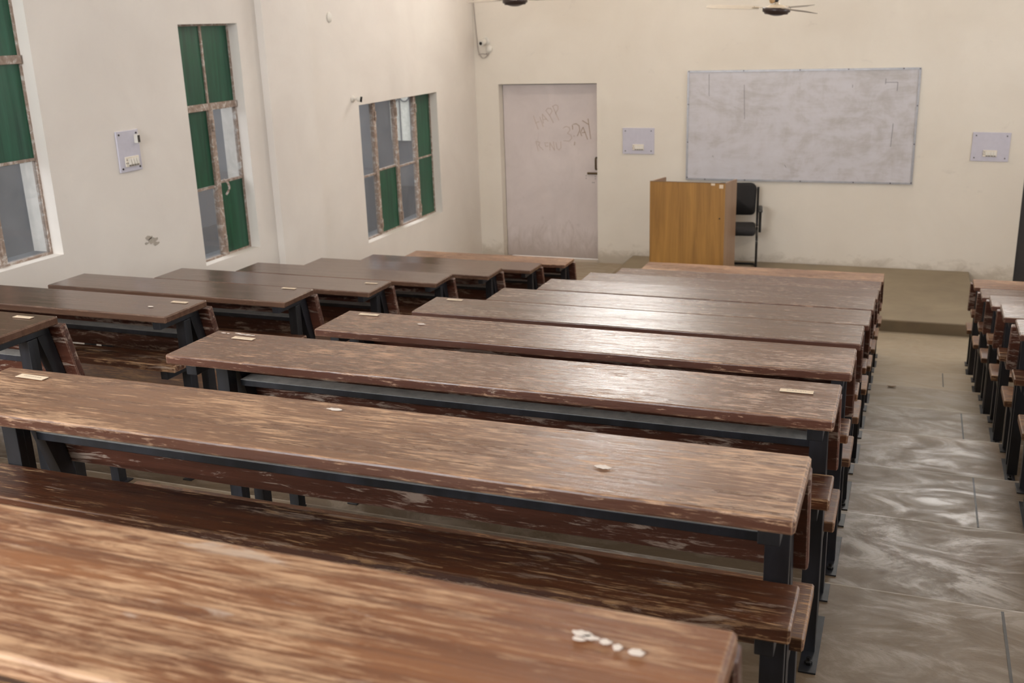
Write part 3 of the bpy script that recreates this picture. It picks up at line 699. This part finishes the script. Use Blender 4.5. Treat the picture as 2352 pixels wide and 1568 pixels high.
# ------------------------------------------------------------------ bench desks
def board_bm(x0, x1, y0, y1, z0, z1, bev=0.004, rnd=None, amp=0.0025, n=28):
    """long plank with slightly uneven, worn edges"""
    bm = bmesh.new(); rnd = rnd or random
    prof = [(y0 + bev, z0), (y1 - bev, z0), (y1 - bev * .3, z0 + bev * .3), (y1, z0 + bev), (y1, z1 - bev), (y1 - bev * .3, z1 - bev * .3), (y1 - bev, z1), (y0 + bev, z1), (y0 + bev * .3, z1 - bev * .3), (y0, z1 - bev), (y0, z0 + bev), (y0 + bev * .3, z0 + bev * .3)]
    ph = [rnd.uniform(0, 6.28) for _ in range(4)]
    rings = []
    cy, cz = (y0 + y1) / 2, (z0 + z1) / 2
    for i in range(n + 1):
        x = x0 + (x1 - x0) * i / n
        if i == 0: xs = [(x0, 0.90), (x0 + bev, 1.0)]
        elif i == n: xs = [(x1 - bev, 1.0), (x1, 0.90)]
        else: xs = [(x, 1.0)]
        for (xx, sc) in xs:
            dn = amp * (math.sin(3.1 * xx + ph[0]) * .5 + math.sin(9.7 * xx + ph[1]) * .35 + math.sin(23 * xx + ph[2]) * .25)
            ring = []
            for (y, z) in prof:
                yy = y + (dn if y < cy else dn * 0.4)
                zz = z
                if sc < 1:
                    yy = min(max(yy, y0 + bev), y1 - bev); zz = min(max(zz, z0 + bev), z1 - bev)
                ring.append(bm.verts.new((xx, yy, zz)))
            rings.append(ring)
    m = len(prof)
    for i in range(len(rings) - 1):
        for k in range(m):
            bm.faces.new((rings[i][k], rings[i][(k + 1) % m], rings[i + 1][(k + 1) % m], rings[i + 1][k]))
    bm.faces.new(rings[0]); bm.faces.new(rings[-1])
    bmesh.ops.recalc_face_normals(bm, faces=bm.faces[:])
    return bm
def angled_board(x0, x1, p0, p1, th, rnd):
    """plank leaning between near-face points p0 (top) and p1 (bottom), both (y,z)"""
    L = math.hypot(p1[0] - p0[0], p1[1] - p0[1]); a = math.atan2(p1[0] - p0[0], p0[1] - p1[1])
    bm = board_bm(x0, x1, 0.0, th, -L, 0.0, 0.004, rnd)
    bmesh.ops.rotate(bm, verts=bm.verts[:], cent=(0, 0, 0), matrix=Matrix.Rotation(a, 3, 'X'))
    bmesh.ops.translate(bm, verts=bm.verts[:], vec=(0, p0[0], p0[1]))
    return bm
D = 0.276
def bench(X0, X1, Y, Z, floor_z, label, group, top, aisle='r', rnd=None, extras=()):
    """desk with book shelf, and the bench seat with backrest for the row in front; origin = under the desk's far edge"""
    h = Z - floor_z
    t = thing('bench_desk', label, 'bench desk', (X0, Y, floor_z), group)
    L = X1 - X0
    rnd = rnd or random.Random(int(Y * 1000 + X0 * 77))
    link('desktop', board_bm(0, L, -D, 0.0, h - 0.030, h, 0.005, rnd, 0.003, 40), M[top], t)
    dk = [o for o in t.children if o.name.startswith('desktop')]
    il, ir = (0.05, 0.022) if aisle == 'r' else (0.022, 0.05)
    if aisle == 'b': il, ir = 0.03, 0.022
    link('book_shelf', board_bm(0.03 if aisle == 'r' else 0.0, L, -0.262, -0.105, h - 0.248, h - 0.217, 0.004, rnd), M['shelf'], t)
    link('backrest', angled_board(-0.012 if aisle == 'b' else il + 0.008, L, (0.004, h - 0.042), (0.062, h - 0.278), 0.030, rnd), M['backrest'], t)
    link('seat', board_bm(0.07 if aisle == 'r' else 0.0, L, 0.072, 0.305, h - 0.475, h - 0.442, 0.004, rnd), M['seat'], t)
    link('back_rail', B(il + 0.05, L - ir - 0.05, -0.050, 0.012, h - 0.169, h - 0.147, bev=0.002), M['rail'], t)
    for side in (0, 1):
        a = il if side == 0 else L - ir - 0.046
        b = a + 0.046
        link('desk_bearer', B(a + 0.004, b - 0.004, -0.25, 0.0, h - 0.068, h - 0.031, bev=0.002), M['steel'], t)
        # post made of two angles welded toe to toe
        bm = bmesh.new(); box(bm, a, b, -0.104, -0.081, 0.004, h - 0.069, bev=0.002); box(bm, a + 0.003, b - 0.003, -0.080, -0.057, 0.004, h - 0.069, bev=0.002)
        link('post', bm, M['steel'], t)
        link('shelf_bearer', B(a + 0.006, b - 0.006, -0.245, -0.106, h - 0.288, h - 0.249, bev=0.002), M['steel'], t)
        st = bmesh.new()
        prism(st, [(-0.052, h - 0.070), (0.001, h - 0.046), (0.060, h - 0.283), (0.066, h - 0.305), (0.066, 0.004), (0.018, 0.004), (0.018, h - 0.29)], 'x', a + 0.004, b - 0.006)
        link('back_strut', st, M['steel'], t)
        link('seat_bearer', B(a + 0.006, b - 0.008, 0.068, 0.295, h - 0.515, h - 0.476, bev=0.002), M['steel'], t)
        link('seat_leg', B(a + 0.002, b - 0.004, 0.225, 0.268, 0.004, h - 0.516, bev=0.002), M['steel'], t)
        px = (a + 0.012, a + 0.058) if side == 1 else (a - 0.012, a + 0.034)
        fp = link('foot_plate', B(px[0], px[1], -0.205, 0.09, 0.0005, 0.0055, bev=0.001), M['steel'], t)
        bb = bmesh.new(); lathe(bb, [(0.011, 0.0056), (0.011, 0.014), (0.006, 0.017), (0.006, 0.026)], 6, ((px[0] + px[1]) / 2, -0.165, 0.0))
        link('anchor_bolt', bb, M['bolt'], fp)
        fp = link('foot_plate', B(px[0], px[1], 0.18, 0.285, 0.0005, 0.0055, bev=0.001), M['steel'], t)
    for e in extras:
        if e[0] == 'label':
            _, x, y, wd, ang = e
            bm = B(-wd / 2, wd / 2, -0.011, 0.011, 0.0, 0.0008)
            o = link('paper_label', bm, M['paper'], t); o.location = (x - X0, y, h + 0.0022); o.rotation_euler = (0, 0, ang)
            ib = bmesh.new()
            q = random.Random(int(x * 1000)); xx = -wd * 0.3
            while xx < wd * 0.28:
                ww = q.uniform(0.002, 0.006); box(ib, xx, xx + ww, -0.001, 0.0025, 0.0009, 0.0011); xx += ww + 0.0022
            link('print', ib, M['ink'], o)
        elif e[0] == 'mark':
            bm = bmesh.new()
            for (x, y, rx, ry) in e[1]:
                q = random.Random(int(x * 999 + y * 777)); n = 14
                vs = [bm.verts.new((x - X0 + rx * math.cos(a) * (1 + 0.25 * math.sin(3 * a + q.random() * 6)), y + ry * math.sin(a) * (1 + 0.25 * math.cos(2 * a + q.random() * 6)), h + 0.0022)) for a in [i * 2 * math.pi / n for i in range(n)]]
                f = bm.faces.new(vs); g2 = bmesh.ops.extrude_face_region(bm, geom=[f]); bmesh.ops.translate(bm, verts=[v for v in g2['geom'] if isinstance(v, bmesh.types.BMVert)], vec=(0, 0, 0.0006))
            bmesh.ops.recalc_face_normals(bm, faces=bm.faces[:])
            link('paint_mark', bm, M['white_paint'], t)
    return t
ROWY = [-10.933, -10.003, -9.153, -8.318, -7.454, -6.610, -5.761, -4.898, -4.030, -3.150]
ROWZ = [2.2266, 2.0321, 1.8841, 1.728, 1.564, 1.4023, 1.2518, 1.0928, 0.9289, 0.7824]
mid_lab = ['heavily worn bench desk filling the bottom edge, bare wood showing through its top',
    'worn brown bench desk, second nearest to the camera in the middle block',
    'long scratched bench desk with a paper strip at each end of its top',
    'brown bench desk with one paper strip, fourth from the camera, middle block',
    'glossy bench desk with a paper strip, fifth from the camera, middle block',
    'glossy brown bench desk in the middle block, fifth from the platform',
    'glossy brown bench desk in the middle block, fourth from the platform',
    'brown bench desk in the middle block, third from the platform',
    'brown bench desk in the middle block, second from the platform',
    'pale-topped bench desk in the middle block, right in front of the platform']
mid_x = [(-0.903, 1.074), (-0.904, 1.070), (-0.907, 1.076), (-0.898, 1.077), (-0.917, 1.070), (-0.898, 1.073), (-0.908, 1.068), (-0.903, 1.066), (-0.903, 1.062), (-0.897, 1.064)]
tops = ['top_front', 'top_near', 'top_mid', 'top_mid', 'top_far', 'top_far', 'top_far', 'top_far', 'top_far', 'top_near']
ex = {1: [('label', -0.777, -0.055, 0.088, -0.04), ('mark', [(0.71, -0.167, 0.014, 0.008), (0.068, -0.042, 0.018, 0.006)])],
      2: [('label', -0.763, -0.066, 0.08, -0.03), ('label', 0.968, -0.093, 0.085, 0.0), ('mark', [(-0.865, -0.03, 0.008, 0.003), (-0.845, -0.033, 0.005, 0.003), (-0.815, -0.022, 0.010, 0.0025), (-0.795, -0.028, 0.014, 0.003), (-0.772, -0.03, 0.012, 0.004), (-0.752, -0.031, 0.008, 0.003)])],
      3: [('label', -0.783, -0.043, 0.085, 0.0), ('mark', [(-0.517, -0.114, 0.016, 0.008)])],
      4: [('label', -0.799, -0.042, 0.08, 0.0)],
      0: [('mark', [(0.925, -0.06, 0.010, 0.005), (0.936, -0.064, 0.008, 0.004), (0.952, -0.067, 0.006, 0.0045), (0.966, -0.072, 0.0045, 0.0055), (0.987, -0.075, 0.008, 0.005), (0.925, -0.07, 0.007, 0.0035)])]}
for n in range(10):
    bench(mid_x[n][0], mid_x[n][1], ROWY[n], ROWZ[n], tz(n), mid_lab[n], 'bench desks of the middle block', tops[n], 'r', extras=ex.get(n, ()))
left_lab = {2: 'dark bench desk cut by the left edge, nearest the camera, left block',
    3: 'dark bench desk with one paper strip, second nearest in left block',
    4: 'dark glossy bench desk in the left block, sixth from the door',
    5: 'dark glossy bench desk in the left block, fifth from the door',
    6: 'dark glossy bench desk in the left block, fourth from the door',
    7: 'dark bench desk in the left block, third from the door',
    8: 'dark bench desk in the left block, second from the door',
    9: 'orange-tinted bench desk in the left block, nearest the pale door'}
left_x = {2: (-3.10, -1.592), 3: (-3.10, -1.593), 4: (-3.085, -1.600), 5: (-3.098, -1.599), 6: (-3.11, -1.583), 7: (-3.129, -1.582), 8: (-3.152, -1.583), 9: (-3.155, -1.576)}
ldy = {2: 0.0, 3: -0.006, 4: -0.008, 5: -0.012, 6: -0.025, 7: -0.012, 8: 0.006, 9: -0.02}
lex = {2: [('label', -1.70, -0.05, 0.08, 0.0)], 3: [('label', -1.683, -0.067, 0.08, 0.0), ('mark', [(-1.76, -0.16, 0.014, 0.008)])], 4: [('label', -1.728, -0.03, 0.08, 0.0)], 5: [('label', -1.688, -0.085, 0.08, 0.0)]}
for n in range(2, 10):
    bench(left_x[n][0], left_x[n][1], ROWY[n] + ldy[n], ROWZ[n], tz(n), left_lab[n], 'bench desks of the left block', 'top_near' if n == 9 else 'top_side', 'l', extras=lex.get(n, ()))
right_lab = {4: 'bench desk at the right edge, only its seat end and legs in view',
    5: 'bench desk with bright glare at the right edge, fifth from the platform',
    6: 'grey-brown bench desk in the right block, fourth from the platform',
    7: 'grey-brown bench desk in the right block, third from the platform',
    8: 'grey-brown bench desk in the right block, second from the platform',
    9: 'pinkish bench desk in the right block, nearest to the platform'}
rdy = {4: 0.0, 5: 0.012, 6: 0.01, 7: -0.02, 8: -0.04, 9: -0.03}
for n in range(4, 10):
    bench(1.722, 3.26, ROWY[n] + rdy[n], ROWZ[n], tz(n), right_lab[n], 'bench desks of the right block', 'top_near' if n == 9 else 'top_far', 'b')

# ------------------------------------------------------------------ litter on the aisle floor
def leaf(name, x, y, n, s, label, rz):
    bm = bmesh.new(); k = 12
    vs = [bm.verts.new((s * math.cos(a), s * 0.4 * math.sin(a), 0.004 + 0.006 * abs(math.cos(a)))) for a in [i * 2 * math.pi / k for i in range(k)]]
    c = bm.verts.new((0, 0, 0.002))
    for i in range(k): bm.faces.new((c, vs[i], vs[(i + 1) % k]))
    o = link(name, bm, M['leaf']); o.location = (x, y, tz(n) + 0.0015); o.rotation_euler = (0, 0, rz)
    sol = o.modifiers.new('thickness', 'SOLIDIFY'); sol.thickness = 0.0015
    tag(o, label, 'leaf', 'dry leaves in the aisle')
leaf('dry_leaf', 1.19, -4.62, 7, 0.03, 'dry brown leaf on the aisle floor, the farther of two from the camera', 0.1)
leaf('dry_leaf', 1.13, -5.30, 7, 0.025, 'small dry leaf on the aisle floor, the nearer of two to the camera', 0.6)
